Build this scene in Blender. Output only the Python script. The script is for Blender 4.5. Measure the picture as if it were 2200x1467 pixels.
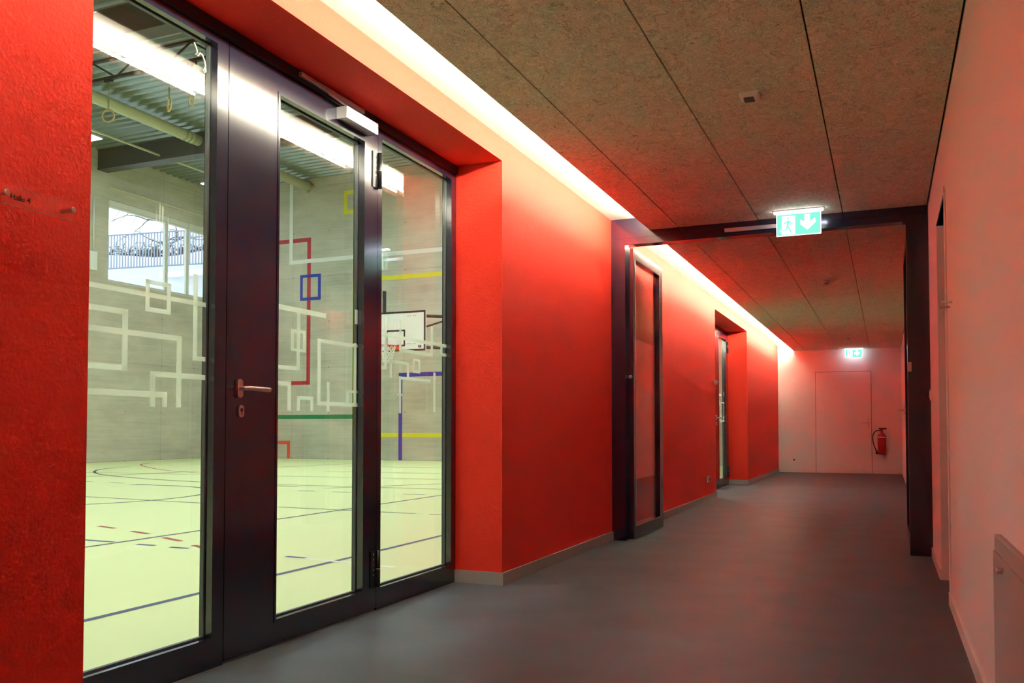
import bpy, bmesh, math, random
from mathutils import Vector, Matrix

S = bpy.context.scene
for o in list(bpy.data.objects):
    bpy.data.objects.remove(o)
C = S.collection
PI = math.pi

# ------------------------------------------------------------------ camera, world, exposure
cam_d = bpy.data.cameras.new('camera')
cam = bpy.data.objects.new('camera', cam_d)
C.objects.link(cam)
S.camera = cam
cam.location = (0, 0, 0.92)
cam.rotation_euler = (PI / 2 + 0.0322, 0, 0.4035)
cam_d.sensor_fit = 'HORIZONTAL'
cam_d.sensor_width = 36
cam_d.lens = 1880.1 / 2200 * 36
cam_d.shift_y = (859.0 - 733.5) / 2200
cam_d.clip_start = 0.02
cam_d.clip_end = 400

S.view_settings.view_transform = 'Standard'
S.view_settings.look = 'None'
S.view_settings.exposure = 4.0      # the lights below are given in units of 1/16
S.view_settings.gamma = 1.0
S.view_settings.use_curve_mapping = False

W = bpy.data.worlds.new('overcast')
S.world = W
W.use_nodes = True
wb = W.node_tree.nodes['Background']
wb.inputs['Color'].default_value = (0.84, 0.89, 1.0, 1)
wb.inputs['Strength'].default_value = 2.9 / 16

BATTEN = 285.0 / 16      # emission of the light battens in the ceiling slot
GYM = 30.0 / 16         # emission of the sports hall lamps
SIGN = 1.6 / 16

# ------------------------------------------------------------------ geometry constants (metres)
XL, XR = -2.08, 0.3007
XG = -2.385                    # front face of the glazed partition frame
XP, ZP, ZS = -1.754, 2.537, 2.648
XSL = -1.50                    # hidden side of the light slot above the ceiling boards
YB, YE = -3.2, 19.16
YF = 6.97                      # fire door frame
ZL = 2.51
O1 = (1.807, 4.722)            # opening to the sports hall
O2 = (11.77, 14.68)
GX, GX2 = -19.4, -2.448
GY0, GY1 = -9.0, 21.7
GZ = 8.4

# ------------------------------------------------------------------ materials
def new_mat(name):
    m = bpy.data.materials.new(name)
    m.use_nodes = True
    nt = m.node_tree
    return m, nt, nt.nodes['Principled BSDF']

def simple(name, col, rough=0.5, metal=0.0, bump=0, bscale=60, var=0.0, vscale=4, spec=0.5, coat=0):
    m, nt, b = new_mat(name)
    b.inputs['Base Color'].default_value = (*col, 1)
    b.inputs['Roughness'].default_value = rough
    b.inputs['Metallic'].default_value = metal
    b.inputs['Specular IOR Level'].default_value = spec
    b.inputs['Coat Weight'].default_value = coat
    b.inputs['Coat Roughness'].default_value = 0.1
    if bump or var:
        g = nt.nodes.new('ShaderNodeNewGeometry')
    if bump:
        n = nt.nodes.new('ShaderNodeTexNoise')
        n.inputs['Scale'].default_value = bscale
        n.inputs['Detail'].default_value = 5
        nt.links.new(g.outputs['Position'], n.inputs['Vector'])
        bp = nt.nodes.new('ShaderNodeBump')
        bp.inputs['Strength'].default_value = bump
        bp.inputs['Distance'].default_value = 0.004
        nt.links.new(n.outputs['Fac'], bp.inputs['Height'])
        nt.links.new(bp.outputs['Normal'], b.inputs['Normal'])
    if var:
        n = nt.nodes.new('ShaderNodeTexNoise')
        n.inputs['Scale'].default_value = vscale
        n.inputs['Detail'].default_value = 6
        nt.links.new(g.outputs['Position'], n.inputs['Vector'])
        mx = nt.nodes.new('ShaderNodeMix')
        mx.data_type = 'RGBA'
        mx.inputs['A'].default_value = (*[c * (1 - var) for c in col], 1)
        mx.inputs['B'].default_value = (*[min(1, c * (1 + var)) for c in col], 1)
        nt.links.new(n.outputs['Fac'], mx.inputs['Factor'])
        nt.links.new(mx.outputs['Result'], b.inputs['Base Color'])
    return m

def emit(name, col, st):
    m = bpy.data.materials.new(name)
    m.use_nodes = True
    nt = m.node_tree
    nt.nodes.remove(nt.nodes['Principled BSDF'])
    e = nt.nodes.new('ShaderNodeEmission')
    e.inputs['Color'].default_value = (*col, 1)
    e.inputs['Strength'].default_value = st
    nt.links.new(e.outputs['Emission'], nt.nodes['Material Output'].inputs['Surface'])
    return m

def glass(name, tint, refl=1.0):
    # clear architectural pane: transmission plus real Fresnel reflection, same from both sides
    m = bpy.data.materials.new(name)
    m.use_nodes = True
    nt = m.node_tree
    nt.nodes.remove(nt.nodes['Principled BSDF'])
    g = nt.nodes.new('ShaderNodeNewGeometry')
    mp = nt.nodes.new('ShaderNodeMapRange')
    mp.inputs['To Min'].default_value = 1.5
    mp.inputs['To Max'].default_value = 1 / 1.5
    nt.links.new(g.outputs['Backfacing'], mp.inputs['Value'])
    f = nt.nodes.new('ShaderNodeFresnel')
    nt.links.new(mp.outputs['Result'], f.inputs['IOR'])
    t = nt.nodes.new('ShaderNodeBsdfTransparent')
    t.inputs['Color'].default_value = (*tint, 1)
    gl = nt.nodes.new('ShaderNodeBsdfGlossy')
    gl.inputs['Roughness'].default_value = 0.0
    gl.inputs['Color'].default_value = (refl, refl, refl, 1)
    mx = nt.nodes.new('ShaderNodeMixShader')
    nt.links.new(f.outputs['Fac'], mx.inputs['Fac'])
    nt.links.new(t.outputs['BSDF'], mx.inputs[1])
    nt.links.new(gl.outputs['BSDF'], mx.inputs[2])
    nt.links.new(mx.outputs['Shader'], nt.nodes['Material Output'].inputs['Surface'])
    return m

def frosted(name, col, alpha):
    m, nt, b = new_mat(name)
    b.inputs['Base Color'].default_value = (*col, 1)
    b.inputs['Roughness'].default_value = 0.6
    b.inputs['Alpha'].default_value = alpha
    tr = nt.nodes.new('ShaderNodeBsdfTranslucent')
    tr.inputs['Color'].default_value = (*col, 1)
    mx = nt.nodes.new('ShaderNodeMixShader')
    mx.inputs['Fac'].default_value = 0.72
    out = nt.nodes['Material Output']
    tp = nt.nodes.new('ShaderNodeBsdfTransparent')
    m2 = nt.nodes.new('ShaderNodeMixShader')
    m2.inputs['Fac'].default_value = alpha
    nt.links.new(tp.outputs['BSDF'], m2.inputs[1])
    nt.links.new(mx.outputs['Shader'], m2.inputs[2])
    b.inputs['Alpha'].default_value = 1
    nt.links.new(b.outputs['BSDF'], mx.inputs[1])
    nt.links.new(tr.outputs['BSDF'], mx.inputs[2])
    nt.links.new(m2.outputs['Shader'], out.inputs['Surface'])
    return m

def wood_wool(name):
    m, nt, b = new_mat(name)
    N, L = nt.nodes, nt.links
    b.inputs['Roughness'].default_value = 0.9
    b.inputs['Specular IOR Level'].default_value = 0.15
    g = N.new('ShaderNodeNewGeometry')
    n0 = N.new('ShaderNodeTexNoise')
    n0.inputs['Scale'].default_value = 14
    n0.inputs['Detail'].default_value = 3
    L.new(g.outputs['Position'], n0.inputs['Vector'])
    mv = N.new('ShaderNodeVectorMath'); mv.operation = 'MULTIPLY_ADD'
    mv.inputs[1].default_value = (0.22, 0.22, 0.0)
    L.new(n0.outputs['Color'], mv.inputs[0])
    L.new(g.outputs['Position'], mv.inputs[2])
    fib = []
    for rot, sc in ((0.5, (420, 38, 1)), (-0.7, (400, 34, 1)), (1.9, (440, 40, 1))):
        mp = N.new('ShaderNodeMapping')
        mp.inputs['Rotation'].default_value = (0, 0, rot)
        mp.inputs['Scale'].default_value = tuple(s * 0.55 for s in sc)
        L.new(mv.outputs['Vector'], mp.inputs['Vector'])
        n = N.new('ShaderNodeTexNoise')
        n.inputs['Scale'].default_value = 1.0
        n.inputs['Detail'].default_value = 2
        L.new(mp.outputs['Vector'], n.inputs['Vector'])
        fib.append(n)
    a = N.new('ShaderNodeMath'); a.operation = 'MAXIMUM'
    L.new(fib[0].outputs['Fac'], a.inputs[0]); L.new(fib[1].outputs['Fac'], a.inputs[1])
    a2 = N.new('ShaderNodeMath'); a2.operation = 'MAXIMUM'
    L.new(a.outputs[0], a2.inputs[0]); L.new(fib[2].outputs['Fac'], a2.inputs[1])
    cr = N.new('ShaderNodeValToRGB')
    e = cr.color_ramp.elements
    e[0].position = 0.42; e[0].color = (0.30, 0.26, 0.17, 1)
    e[1].position = 0.72; e[1].color = (0.92, 0.84, 0.64, 1)
    k = e.new(0.54); k.color = (0.66, 0.58, 0.42, 1)
    L.new(a2.outputs[0], cr.inputs['Fac'])
    L.new(cr.outputs['Color'], b.inputs['Base Color'])
    bp = N.new('ShaderNodeBump')
    bp.inputs['Strength'].default_value = 0.7
    bp.inputs['Distance'].default_value = 0.006
    L.new(a2.outputs[0], bp.inputs['Height'])
    L.new(bp.outputs['Normal'], b.inputs['Normal'])
    return m

def concrete(name, col):
    m, nt, b = new_mat(name)
    N, L = nt.nodes, nt.links
    b.inputs['Roughness'].default_value = 0.7
    g = N.new('ShaderNodeNewGeometry')
    mp = N.new('ShaderNodeMapping')
    mp.inputs['Scale'].default_value = (0.6, 0.6, 1.4)
    L.new(g.outputs['Position'], mp.inputs['Vector'])
    n = N.new('ShaderNodeTexNoise'); n.inputs['Scale'].default_value = 1.2; n.inputs['Detail'].default_value = 9
    n.inputs['Roughness'].default_value = 0.65
    L.new(mp.outputs['Vector'], n.inputs['Vector'])
    mp2 = N.new('ShaderNodeMapping')
    mp2.inputs['Scale'].default_value = (0.5, 0.5, 14)
    L.new(g.outputs['Position'], mp2.inputs['Vector'])
    n2 = N.new('ShaderNodeTexNoise'); n2.inputs['Scale'].default_value = 1.6; n2.inputs['Detail'].default_value = 4
    L.new(mp2.outputs['Vector'], n2.inputs['Vector'])
    ad = N.new('ShaderNodeMath'); ad.operation = 'MULTIPLY_ADD'; ad.inputs[1].default_value = 0.35
    L.new(n2.outputs['Fac'], ad.inputs[0]); L.new(n.outputs['Fac'], ad.inputs[2])
    cr = N.new('ShaderNodeValToRGB')
    e = cr.color_ramp.elements
    e[0].position = 0.45; e[0].color = (*[c * 0.78 for c in col], 1)
    e[1].position = 0.9; e[1].color = (*[min(1, c * 1.2) for c in col], 1)
    L.new(ad.outputs[0], cr.inputs['Fac'])
    # formwork joints, every 2.6 m across and 2.7 m up, and tie holes
    sep = N.new('ShaderNodeSeparateXYZ'); L.new(g.outputs['Position'], sep.inputs[0])
    hs = N.new('ShaderNodeMath'); hs.operation = 'ADD'
    L.new(sep.outputs['X'], hs.inputs[0]); L.new(sep.outputs['Y'], hs.inputs[1])
    def joint(src, per, w):
        d = N.new('ShaderNodeMath'); d.operation = 'DIVIDE'; d.inputs[1].default_value = per
        L.new(src, d.inputs[0])
        f = N.new('ShaderNodeMath'); f.operation = 'FRACT'; L.new(d.outputs[0], f.inputs[0])
        c = N.new('ShaderNodeMath'); c.operation = 'LESS_THAN'; c.inputs[1].default_value = w / per
        L.new(f.outputs[0], c.inputs[0])
        return c.outputs[0]
    j1 = joint(hs.outputs[0], 2.6, 0.018); j2 = joint(sep.outputs['Z'], 2.72, 0.018)
    h1 = joint(hs.outputs[0], 1.3, 0.035); h2 = joint(sep.outputs['Z'], 1.36, 0.035)
    hm = N.new('ShaderNodeMath'); hm.operation = 'MULTIPLY'; L.new(h1, hm.inputs[0]); L.new(h2, hm.inputs[1])
    jm = N.new('ShaderNodeMath'); jm.operation = 'MAXIMUM'; L.new(j1, jm.inputs[0]); L.new(j2, jm.inputs[1])
    js = N.new('ShaderNodeMath'); js.operation = 'MULTIPLY'; js.inputs[1].default_value = 0.22; L.new(jm.outputs[0], js.inputs[0])
    hx = N.new('ShaderNodeMath'); hx.operation = 'MULTIPLY'; hx.inputs[1].default_value = 0.6; L.new(hm.outputs[0], hx.inputs[0])
    tot = N.new('ShaderNodeMath'); tot.operation = 'MAXIMUM'; L.new(js.outputs[0], tot.inputs[0]); L.new(hx.outputs[0], tot.inputs[1])
    mx = N.new('ShaderNodeMix'); mx.data_type = 'RGBA'
    mx.inputs['B'].default_value = (0.03, 0.03, 0.03, 1)
    L.new(tot.outputs[0], mx.inputs['Factor']); L.new(cr.outputs['Color'], mx.inputs['A'])
    L.new(mx.outputs['Result'], b.inputs['Base Color'])
    return m

def lino(name):
    m, nt, b = new_mat(name)
    N, L = nt.nodes, nt.links
    g = N.new('ShaderNodeNewGeometry')
    n = N.new('ShaderNodeTexNoise'); n.inputs['Scale'].default_value = 3; n.inputs['Detail'].default_value = 8
    L.new(g.outputs['Position'], n.inputs['Vector'])
    n2 = N.new('ShaderNodeTexNoise'); n2.inputs['Scale'].default_value = 260; n2.inputs['Detail'].default_value = 2
    L.new(g.outputs['Position'], n2.inputs['Vector'])
    ad = N.new('ShaderNodeMath'); ad.operation = 'MULTIPLY_ADD'; ad.inputs[1].default_value = 0.5
    L.new(n2.outputs['Fac'], ad.inputs[0]); L.new(n.outputs['Fac'], ad.inputs[2])
    cr = N.new('ShaderNodeValToRGB')
    e = cr.color_ramp.elements
    e[0].position = 0.4; e[0].color = (0.064, 0.080, 0.090, 1)
    e[1].position = 1.1; e[1].color = (0.10, 0.125, 0.142, 1)
    L.new(ad.outputs[0], cr.inputs['Fac'])
    # welded seams of the sheet flooring, across the corridor
    sep = N.new('ShaderNodeSeparateXYZ'); L.new(g.outputs['Position'], sep.inputs[0])
    of = N.new('ShaderNodeMath'); of.operation = 'SUBTRACT'; of.inputs[1].default_value = 3.95; L.new(sep.outputs['Y'], of.inputs[0])
    dv = N.new('ShaderNodeMath'); dv.operation = 'DIVIDE'; dv.inputs[1].default_value = 4.0; L.new(of.outputs[0], dv.inputs[0])
    fr = N.new('ShaderNodeMath'); fr.operation = 'FRACT'; L.new(dv.outputs[0], fr.inputs[0])
    lt = N.new('ShaderNodeMath'); lt.operation = 'LESS_THAN'; lt.inputs[1].default_value = 0.0015; L.new(fr.outputs[0], lt.inputs[0])
    sc = N.new('ShaderNodeMath'); sc.operation = 'MULTIPLY'; sc.inputs[1].default_value = 0.5; L.new(lt.outputs[0], sc.inputs[0])
    mx = N.new('ShaderNodeMix'); mx.data_type = 'RGBA'; mx.inputs['B'].default_value = (0.08, 0.075, 0.07, 1)
    L.new(sc.outputs[0], mx.inputs['Factor']); L.new(cr.outputs['Color'], mx.inputs['A'])
    L.new(mx.outputs['Result'], b.inputs['Base Color'])
    b.inputs['Roughness'].default_value = 0.45
    b.inputs['Specular IOR Level'].default_value = 0.16
    bp = N.new('ShaderNodeBump'); bp.inputs['Strength'].default_value = 0.08; bp.inputs['Distance'].default_value = 0.01
    L.new(n.outputs['Fac'], bp.inputs['Height']); L.new(bp.outputs['Normal'], b.inputs['Normal'])
    return m

M = {}
M['red'] = simple('red_plaster', (0.78, 0.037, 0.017), 0.75, bump=0.65, bscale=95, spec=0.25)
M['white_wall'] = simple('white_plaster', (0.74, 0.71, 0.69), 0.8, bump=0.12, bscale=120, spec=0.2)
M['slot'] = simple('white_slot_paint', (0.60, 0.55, 0.50), 0.7)
M['base_grey'] = simple('grey_skirting', (0.33, 0.31, 0.29), 0.5)
M['cabinet'] = simple('greyed_cabinet_paint', (0.40, 0.37, 0.35), 0.5)
M['base_white'] = simple('white_skirting', (0.72, 0.70, 0.67), 0.5)
M['wool'] = wood_wool('wood_wool_board')
M['joint'] = simple('dark_joint', (0.03, 0.025, 0.02), 0.9)
M['lino'] = lino('grey_linoleum')
M['frame'] = simple('blue_black_metal', (0.011, 0.009, 0.024), 0.16, spec=0.9, coat=0.3)
M['frame_matt'] = simple('black_metal', (0.012, 0.009, 0.012), 0.4)
M['gasket'] = simple('grey_gasket', (0.10, 0.11, 0.11), 0.6)
M['bead'] = simple('grey_green_bead', (0.32, 0.36, 0.28), 0.5)
M['glass'] = glass('clear_glass', (0.93, 0.97, 0.95))
M['acrylic'] = glass('clear_acrylic', (0.97, 0.96, 0.96))
M['frost'] = frosted('frosted_film', (0.90, 0.96, 0.90), 0.60)
M['smear'] = frosted('chalky_smear', (0.93, 0.98, 0.93), 0.35)
M['steel'] = simple('brushed_steel', (0.62, 0.58, 0.55), 0.28, metal=1.0)
M['silver'] = simple('silver_paint', (0.70, 0.70, 0.72), 0.25, metal=0.6)
M['plastic'] = simple('white_plastic', (0.75, 0.73, 0.70), 0.4)
M['black'] = simple('black_plastic', (0.012, 0.012, 0.014), 0.35)
M['ink'] = simple('black_lettering', (0.015, 0.01, 0.01), 0.5)
M['batten'] = emit('batten_light', (1.0, 0.97, 0.76), BATTEN)
M['gymlamp'] = emit('hall_lamp_light', (0.93, 0.97, 1.0), GYM)
M['conc'] = concrete('fair_faced_concrete', (0.54, 0.53, 0.43))
M['lime'] = simple('lime_sports_floor', (0.74, 0.82, 0.42), 0.55, var=0.02, vscale=1.5, spec=0.2)
M['deck'] = simple('galvanised_deck', (0.34, 0.40, 0.36), 0.35, metal=0.7)
M['beam'] = simple('grey_steel_beam', (0.075, 0.075, 0.065), 0.45, metal=0.2)
M['dark_steel'] = simple('dark_steel', (0.035, 0.035, 0.03), 0.5, metal=0.3)
M['duct'] = simple('painted_duct', (0.62, 0.64, 0.42), 0.4)
M['ring'] = simple('wooden_ring', (0.62, 0.45, 0.16), 0.4)
M['rope'] = simple('pale_rope', (0.35, 0.36, 0.22), 0.8)
M['window_white'] = simple('white_window_frame', (0.72, 0.73, 0.68), 0.4)
M['trim_yellow'] = simple('pale_sill', (0.66, 0.66, 0.44), 0.5)
M['t_white'] = simple('white_line_paint', (0.82, 0.84, 0.80), 0.5)
M['t_red'] = simple('red_line_paint', (0.50, 0.03, 0.04), 0.5)
M['t_orange'] = simple('orange_line_paint', (0.80, 0.10, 0.04), 0.5)
M['t_blue'] = simple('blue_line_paint', (0.02, 0.04, 0.42), 0.5)
M['t_yellow'] = simple('yellow_line_paint', (0.80, 0.74, 0.03), 0.5)
M['t_green'] = simple('green_line_paint', (0.02, 0.24, 0.09), 0.5)
M['f_dark'] = simple('dark_blue_court_line', (0.05, 0.06, 0.16), 0.5)
M['f_black'] = simple('black_court_line', (0.045, 0.05, 0.06), 0.5)
M['f_red'] = simple('red_court_line', (0.42, 0.06, 0.03), 0.5)
M['f_blue'] = simple('blue_court_line', (0.04, 0.07, 0.24), 0.5)
M['f_pale'] = simple('pale_court_line', (0.88, 0.9, 0.72), 0.5)
M['board'] = simple('white_backboard', (0.78, 0.80, 0.74), 0.3)
M['rim'] = simple('orange_rim', (0.75, 0.10, 0.04), 0.35)
M['net'] = simple('white_net', (0.78, 0.78, 0.68), 0.8)
M['ext_red'] = simple('extinguisher_red', (0.30, 0.004, 0.012), 0.3, coat=0.2)
M['label_edge_glow'] = simple('pale_label_and_edge_glow', (0.70, 0.45, 0.42), 0.5)  # extinguisher label colour, also paints the glowing acrylic edge of the signs
M['green_sign'] = emit('green_sign_light', (0.16, 0.72, 0.44), SIGN * 1.1)
M['white_sign'] = emit('white_sign_light', (0.78, 0.95, 0.90), SIGN * 1.8)
M['sign_lamp'] = emit('sign_lamp_light', (0.75, 0.78, 1.0), SIGN * 16)
M['snow'] = simple('snow', (0.85, 0.86, 0.9), 0.8)
M['outer_wall'] = simple('pale_retaining_wall', (0.72, 0.72, 0.76), 0.8, var=0.08)
M['rail'] = simple('galvanised_rail', (0.26, 0.30, 0.42), 0.5)
M['bark'] = simple('dark_bark', (0.10, 0.09, 0.08), 0.8)
M['roof'] = simple('brown_roof', (0.16, 0.09, 0.12), 0.8)
M['house'] = simple('grey_house_wall', (0.45, 0.43, 0.45), 0.8)

# ------------------------------------------------------------------ mesh helpers
class MB:
    """collects shapes in world coordinates and links them as ONE mesh object"""
    def __init__(s):
        s.bm = bmesh.new()
        s.mats = []
    def mi(s, m):
        if m not in s.mats:
            s.mats.append(m)
        return s.mats.index(m)
    def box(s, x0, x1, y0, y1, z0, z1, m=None, bev=0):
        x0, x1 = min(x0, x1), max(x0, x1); y0, y1 = min(y0, y1), max(y0, y1); z0, z1 = min(z0, z1), max(z0, z1)
        vs = [s.bm.verts.new((x, y, z)) for x in (x0, x1) for y in (y0, y1) for z in (z0, z1)]
        fs = []
        for q in ((0, 1, 3, 2), (4, 6, 7, 5), (0, 4, 5, 1), (2, 3, 7, 6), (0, 2, 6, 4), (1, 5, 7, 3)):
            f = s.bm.faces.new([vs[i] for i in q])
            if m: f.material_index = s.mi(m)
            fs.append(f)
        if bev:
            es = list({e for f in fs for e in f.edges})
            bmesh.ops.bevel(s.bm, geom=es, offset=bev, segments=2, affect='EDGES', profile=0.6)
        return s
    def quad(s, pts, m=None):
        f = s.bm.faces.new([s.bm.verts.new(p) for p in pts])
        if m: f.material_index = s.mi(m)
        return s
    def prism(s, pts, n, m=None):
        """polygon pts (3D) extruded by vector n"""
        n = Vector(n)
        a = [s.bm.verts.new(p) for p in pts]
        b = [s.bm.verts.new(Vector(p) + n) for p in pts]
        k = len(pts)
        fs = [s.bm.faces.new(a[::-1]), s.bm.faces.new(b)]
        for i in range(k):
            fs.append(s.bm.faces.new([a[i], a[(i + 1) % k], b[(i + 1) % k], b[i]]))
        if m:
            for f in fs: f.material_index = s.mi(m)
        return s
    def tube(s, pts, r, n=10, m=None, closed=False, smooth=True):
        pts = [Vector(p) for p in pts]
        rings = []
        k = len(pts)
        prev = None
        for i, p in enumerate(pts):
            if closed:
                d = pts[(i + 1) % k] - pts[i - 1]
            else:
                d = pts[min(i + 1, k - 1)] - pts[max(i - 1, 0)]
            d.normalize()
            up = prev if prev is not None else (Vector((0, 0, 1)) if abs(d.z) < 0.9 else Vector((1, 0, 0)))
            a = d.cross(up).normalized()
            b = a.cross(d).normalized()
            prev = b
            rr = r[i] if isinstance(r, (list, tuple)) else r
            rings.append([s.bm.verts.new(p + (a * math.cos(2 * PI * j / n) + b * math.sin(2 * PI * j / n)) * rr) for j in range(n)])
        fs = []
        for i in range(k if closed else k - 1):
            A, B = rings[i], rings[(i + 1) % k]
            for j in range(n):
                f = s.bm.faces.new([A[j], A[(j + 1) % n], B[(j + 1) % n], B[j]])
                f.smooth = smooth
                fs.append(f)
        if not closed:
            fs.append(s.bm.faces.new(rings[0][::-1])); fs.append(s.bm.faces.new(rings[-1]))
        if m:
            for f in fs: f.material_index = s.mi(m)
        return s
    def lathe(s, c, prof, n=24, axis='z', m=None):
        """prof: list of (radius, height) along axis from centre c"""
        c = Vector(c)
        def P(r, h, t):
            u, v = r * math.cos(t), r * math.sin(t)
            return c + {'z': Vector((u, v, h)), 'x': Vector((h, u, v)), 'y': Vector((u, h, v))}[axis]
        rings = [[s.bm.verts.new(P(max(r, 1e-4), h, 2 * PI * j / n)) for j in range(n)] for r, h in prof]
        fs = []
        for A, B in zip(rings, rings[1:]):
            for j in range(n):
                f = s.bm.faces.new([A[j], A[(j + 1) % n], B[(j + 1) % n], B[j]])
                f.smooth = True
                fs.append(f)
        fs.append(s.bm.faces.new(rings[0][::-1])); fs.append(s.bm.faces.new(rings[-1]))
        if m:
            for f in fs: f.material_index = s.mi(m)
        return s
    def build(s, name, m=None, parent=None):
        bmesh.ops.recalc_face_normals(s.bm, faces=s.bm.faces)
        # origin: the parent's place, or the centre of the shape's base
        if parent is not None:
            org = parent_world(parent)
        else:
            xs = [v.co for v in s.bm.verts]
            org = Vector(((min(v.x for v in xs) + max(v.x for v in xs)) / 2, (min(v.y for v in xs) + max(v.y for v in xs)) / 2, min(v.z for v in xs)))
        bmesh.ops.translate(s.bm, verts=s.bm.verts, vec=-org)
        me = bpy.data.meshes.new(name)
        s.bm.to_mesh(me); s.bm.free()
        o = bpy.data.objects.new(name, me)
        C.objects.link(o)
        if s.mats:
            for k in s.mats: me.materials.append(M[k])
        else:
            me.materials.append(M[m])
        if parent is not None:
            o.parent = parent
        else:
            o.location = org
        return o

def parent_world(p):
    v = Vector((0, 0, 0))
    while p is not None:
        v = v + p.location
        p = p.parent
    return v

def tag(o, label=None, cat=None, group=None, kind=None):
    if label: o['label'] = label
    if cat: o['category'] = cat
    if group: o['group'] = group
    if kind: o['kind'] = kind
    return o

def thing(name, loc, label=None, cat=None, group=None, kind=None):
    o = bpy.data.objects.new(name, None)
    o.empty_display_size = 0.1
    C.objects.link(o)
    o.location = loc
    return tag(o, label, cat, group, kind)

def struct(o, label, cat='wall'):
    return tag(o, label, cat, None, 'structure')

def text_mesh(body, size, mat, name, parent, mtx, extrude=0.0003):
    cu = bpy.data.curves.new('t', 'FONT')
    cu.body = body; cu.size = size; cu.extrude = extrude; cu.offset = size * 0.02
    tmp = bpy.data.objects.new('t', cu)
    C.objects.link(tmp)
    bpy.context.view_layer.update()
    me = bpy.data.meshes.new_from_object(tmp.evaluated_get(bpy.context.evaluated_depsgraph_get()))
    bpy.data.objects.remove(tmp)
    me.name = name
    org = parent_world(parent)
    me.transform(Matrix.Translation(-org) @ mtx)
    me.materials.clear(); me.materials.append(M[mat])
    o = bpy.data.objects.new(name, me)
    C.objects.link(o); o.parent = parent
    return o

# ------------------------------------------------------------------ the corridor shell
struct(MB().box(XG - 0.10, XR + 0.6, YB, YE + 0.2, -0.15, 0.0).build('floor', 'lino'), 'grey linoleum floor of the corridor', 'floor')

# left red wall: solid between corridor and hall, with two door openings
w = MB()
ZW = ZS + 0.02
xb = GX2
for y0, y1 in ((YB, O1[0]), (O1[1], O2[0]), (O2[1], YE)):
    w.box(xb, XL, y0, y1, 0, ZW)
for y0, y1 in (O1, O2):
    w.box(xb, XL, y0, y1, ZL, ZW)
struct(w.build('wall_left', 'red'), 'bright red plastered wall with two deep door recesses')

# right wall with the recess of a doorway
RD = (5.12, 5.93, 2.16)
w = MB()
w.box(XR, XR + 0.5, YB, RD[0], 0, 2.75).box(XR, XR + 0.5, RD[1], YE, 0, 2.75).box(XR, XR + 0.5, RD[0], RD[1], RD[2], 2.75)
struct(w.build('wall_right', 'white_wall'), 'pale plastered wall on the right, tinted pink by the red wall')
struct(MB().box(XL, XR + 0.3, YE, YE + 0.2, 0, 2.75).build('wall_end', 'white_wall'), 'white wall closing the far end of the corridor')
struct(MB().box(XG, XR + 0.5, YB - 0.2, YB, 0, 2.75).build('wall_rear', 'white_wall'), 'white wall behind the viewer')

# ceiling boards with open joints
c = MB()
cols = [XP, -1.512, -0.892, -0.278, XR - 0.006]
for seg, (ya, yb) in enumerate(((YB, YF - 0.004), (YF + 0.115, YE))):
    for k in range(4):
        y = ya
        first = True
        while y < yb - 1e-6:
            if first:
                base = 3.28 if k in (0, 1) else 5.40 if k == 3 else 4.35
                n = y + ((base - y) % 2.4) if (base - y) % 2.4 > 0.05 else y + 2.4
                first = False
            else:
                n = y + 2.4
            n = min(n, yb)
            gx = 0.0035 if k else 0
            c.box(cols[k] + (gx if k else 0), cols[k + 1] - 0.0035, y + 0.001, n - 0.001, ZP, ZP + 0.025, 'wool')
            y = n
c.box(XP + 0.01, XR, YB, YE, ZP + 0.025, ZP + 0.028, 'joint')
c.box(XSL, XR + 0.3, YB, YE, ZP + 0.03, ZP + 0.05, 'joint')
struct(c.build('ceiling', None), 'wood wool acoustic boards of the ceiling with dark joints', 'ceiling')
# white light slot above the left edge of the boards
s_ = MB().box(XL - 0.5, XSL + 0.1, YB, YE, ZS, ZS + 0.15).box(XSL, XSL + 0.02, YB, YE, ZP + 0.028, ZS)
struct(s_.build('trim_1', 'slot'), 'white painted light slot between ceiling boards and red wall', 'ceiling slot')
struct(MB().box(XSL, XR + 0.5, YB - 0.2, YE + 0.2, ZS + 0.02, ZS + 0.2).build('ceiling_slab', 'slot'), 'slab above the ceiling boards', 'ceiling')

# baseboards
BH, BT = 0.072, 0.012
b = MB()
for y0, y1 in ((YB, O1[0]), (O1[1], YF), (YF + 0.11, O2[0]), (O2[1], YE)):
    b.box(XL, XL + BT, y0, y1, 0, BH)
for y0, y1 in (O1, O2):
    b.box(XG, XL + BT, y1 - BT + 0.0, y1 + 0.0, 0, BH + 0.0008)
    b.box(XG, XL + BT, y0, y0 + BT, 0, BH + 0.0008)
struct(b.build('baseboard_left', 'base_grey'), 'grey skirting along the red wall', 'baseboard')
b = MB()
for y0, y1 in ((YB, RD[0]), (RD[1], YF), (YF + 0.11, YE)):
    b.box(XR - 0.010, XR, y0, y1, 0, 0.065)
struct(b.build('baseboard_right', 'base_white'), 'pale skirting along the right wall', 'baseboard')
b = MB().box(XL, -1.36, YE - BT, YE, 0, 0.065).box(-0.235, XR, YE - BT, YE, 0, 0.065)
struct(b.build('baseboard_end', 'base_white'), 'white skirting on the end wall', 'baseboard')

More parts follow.
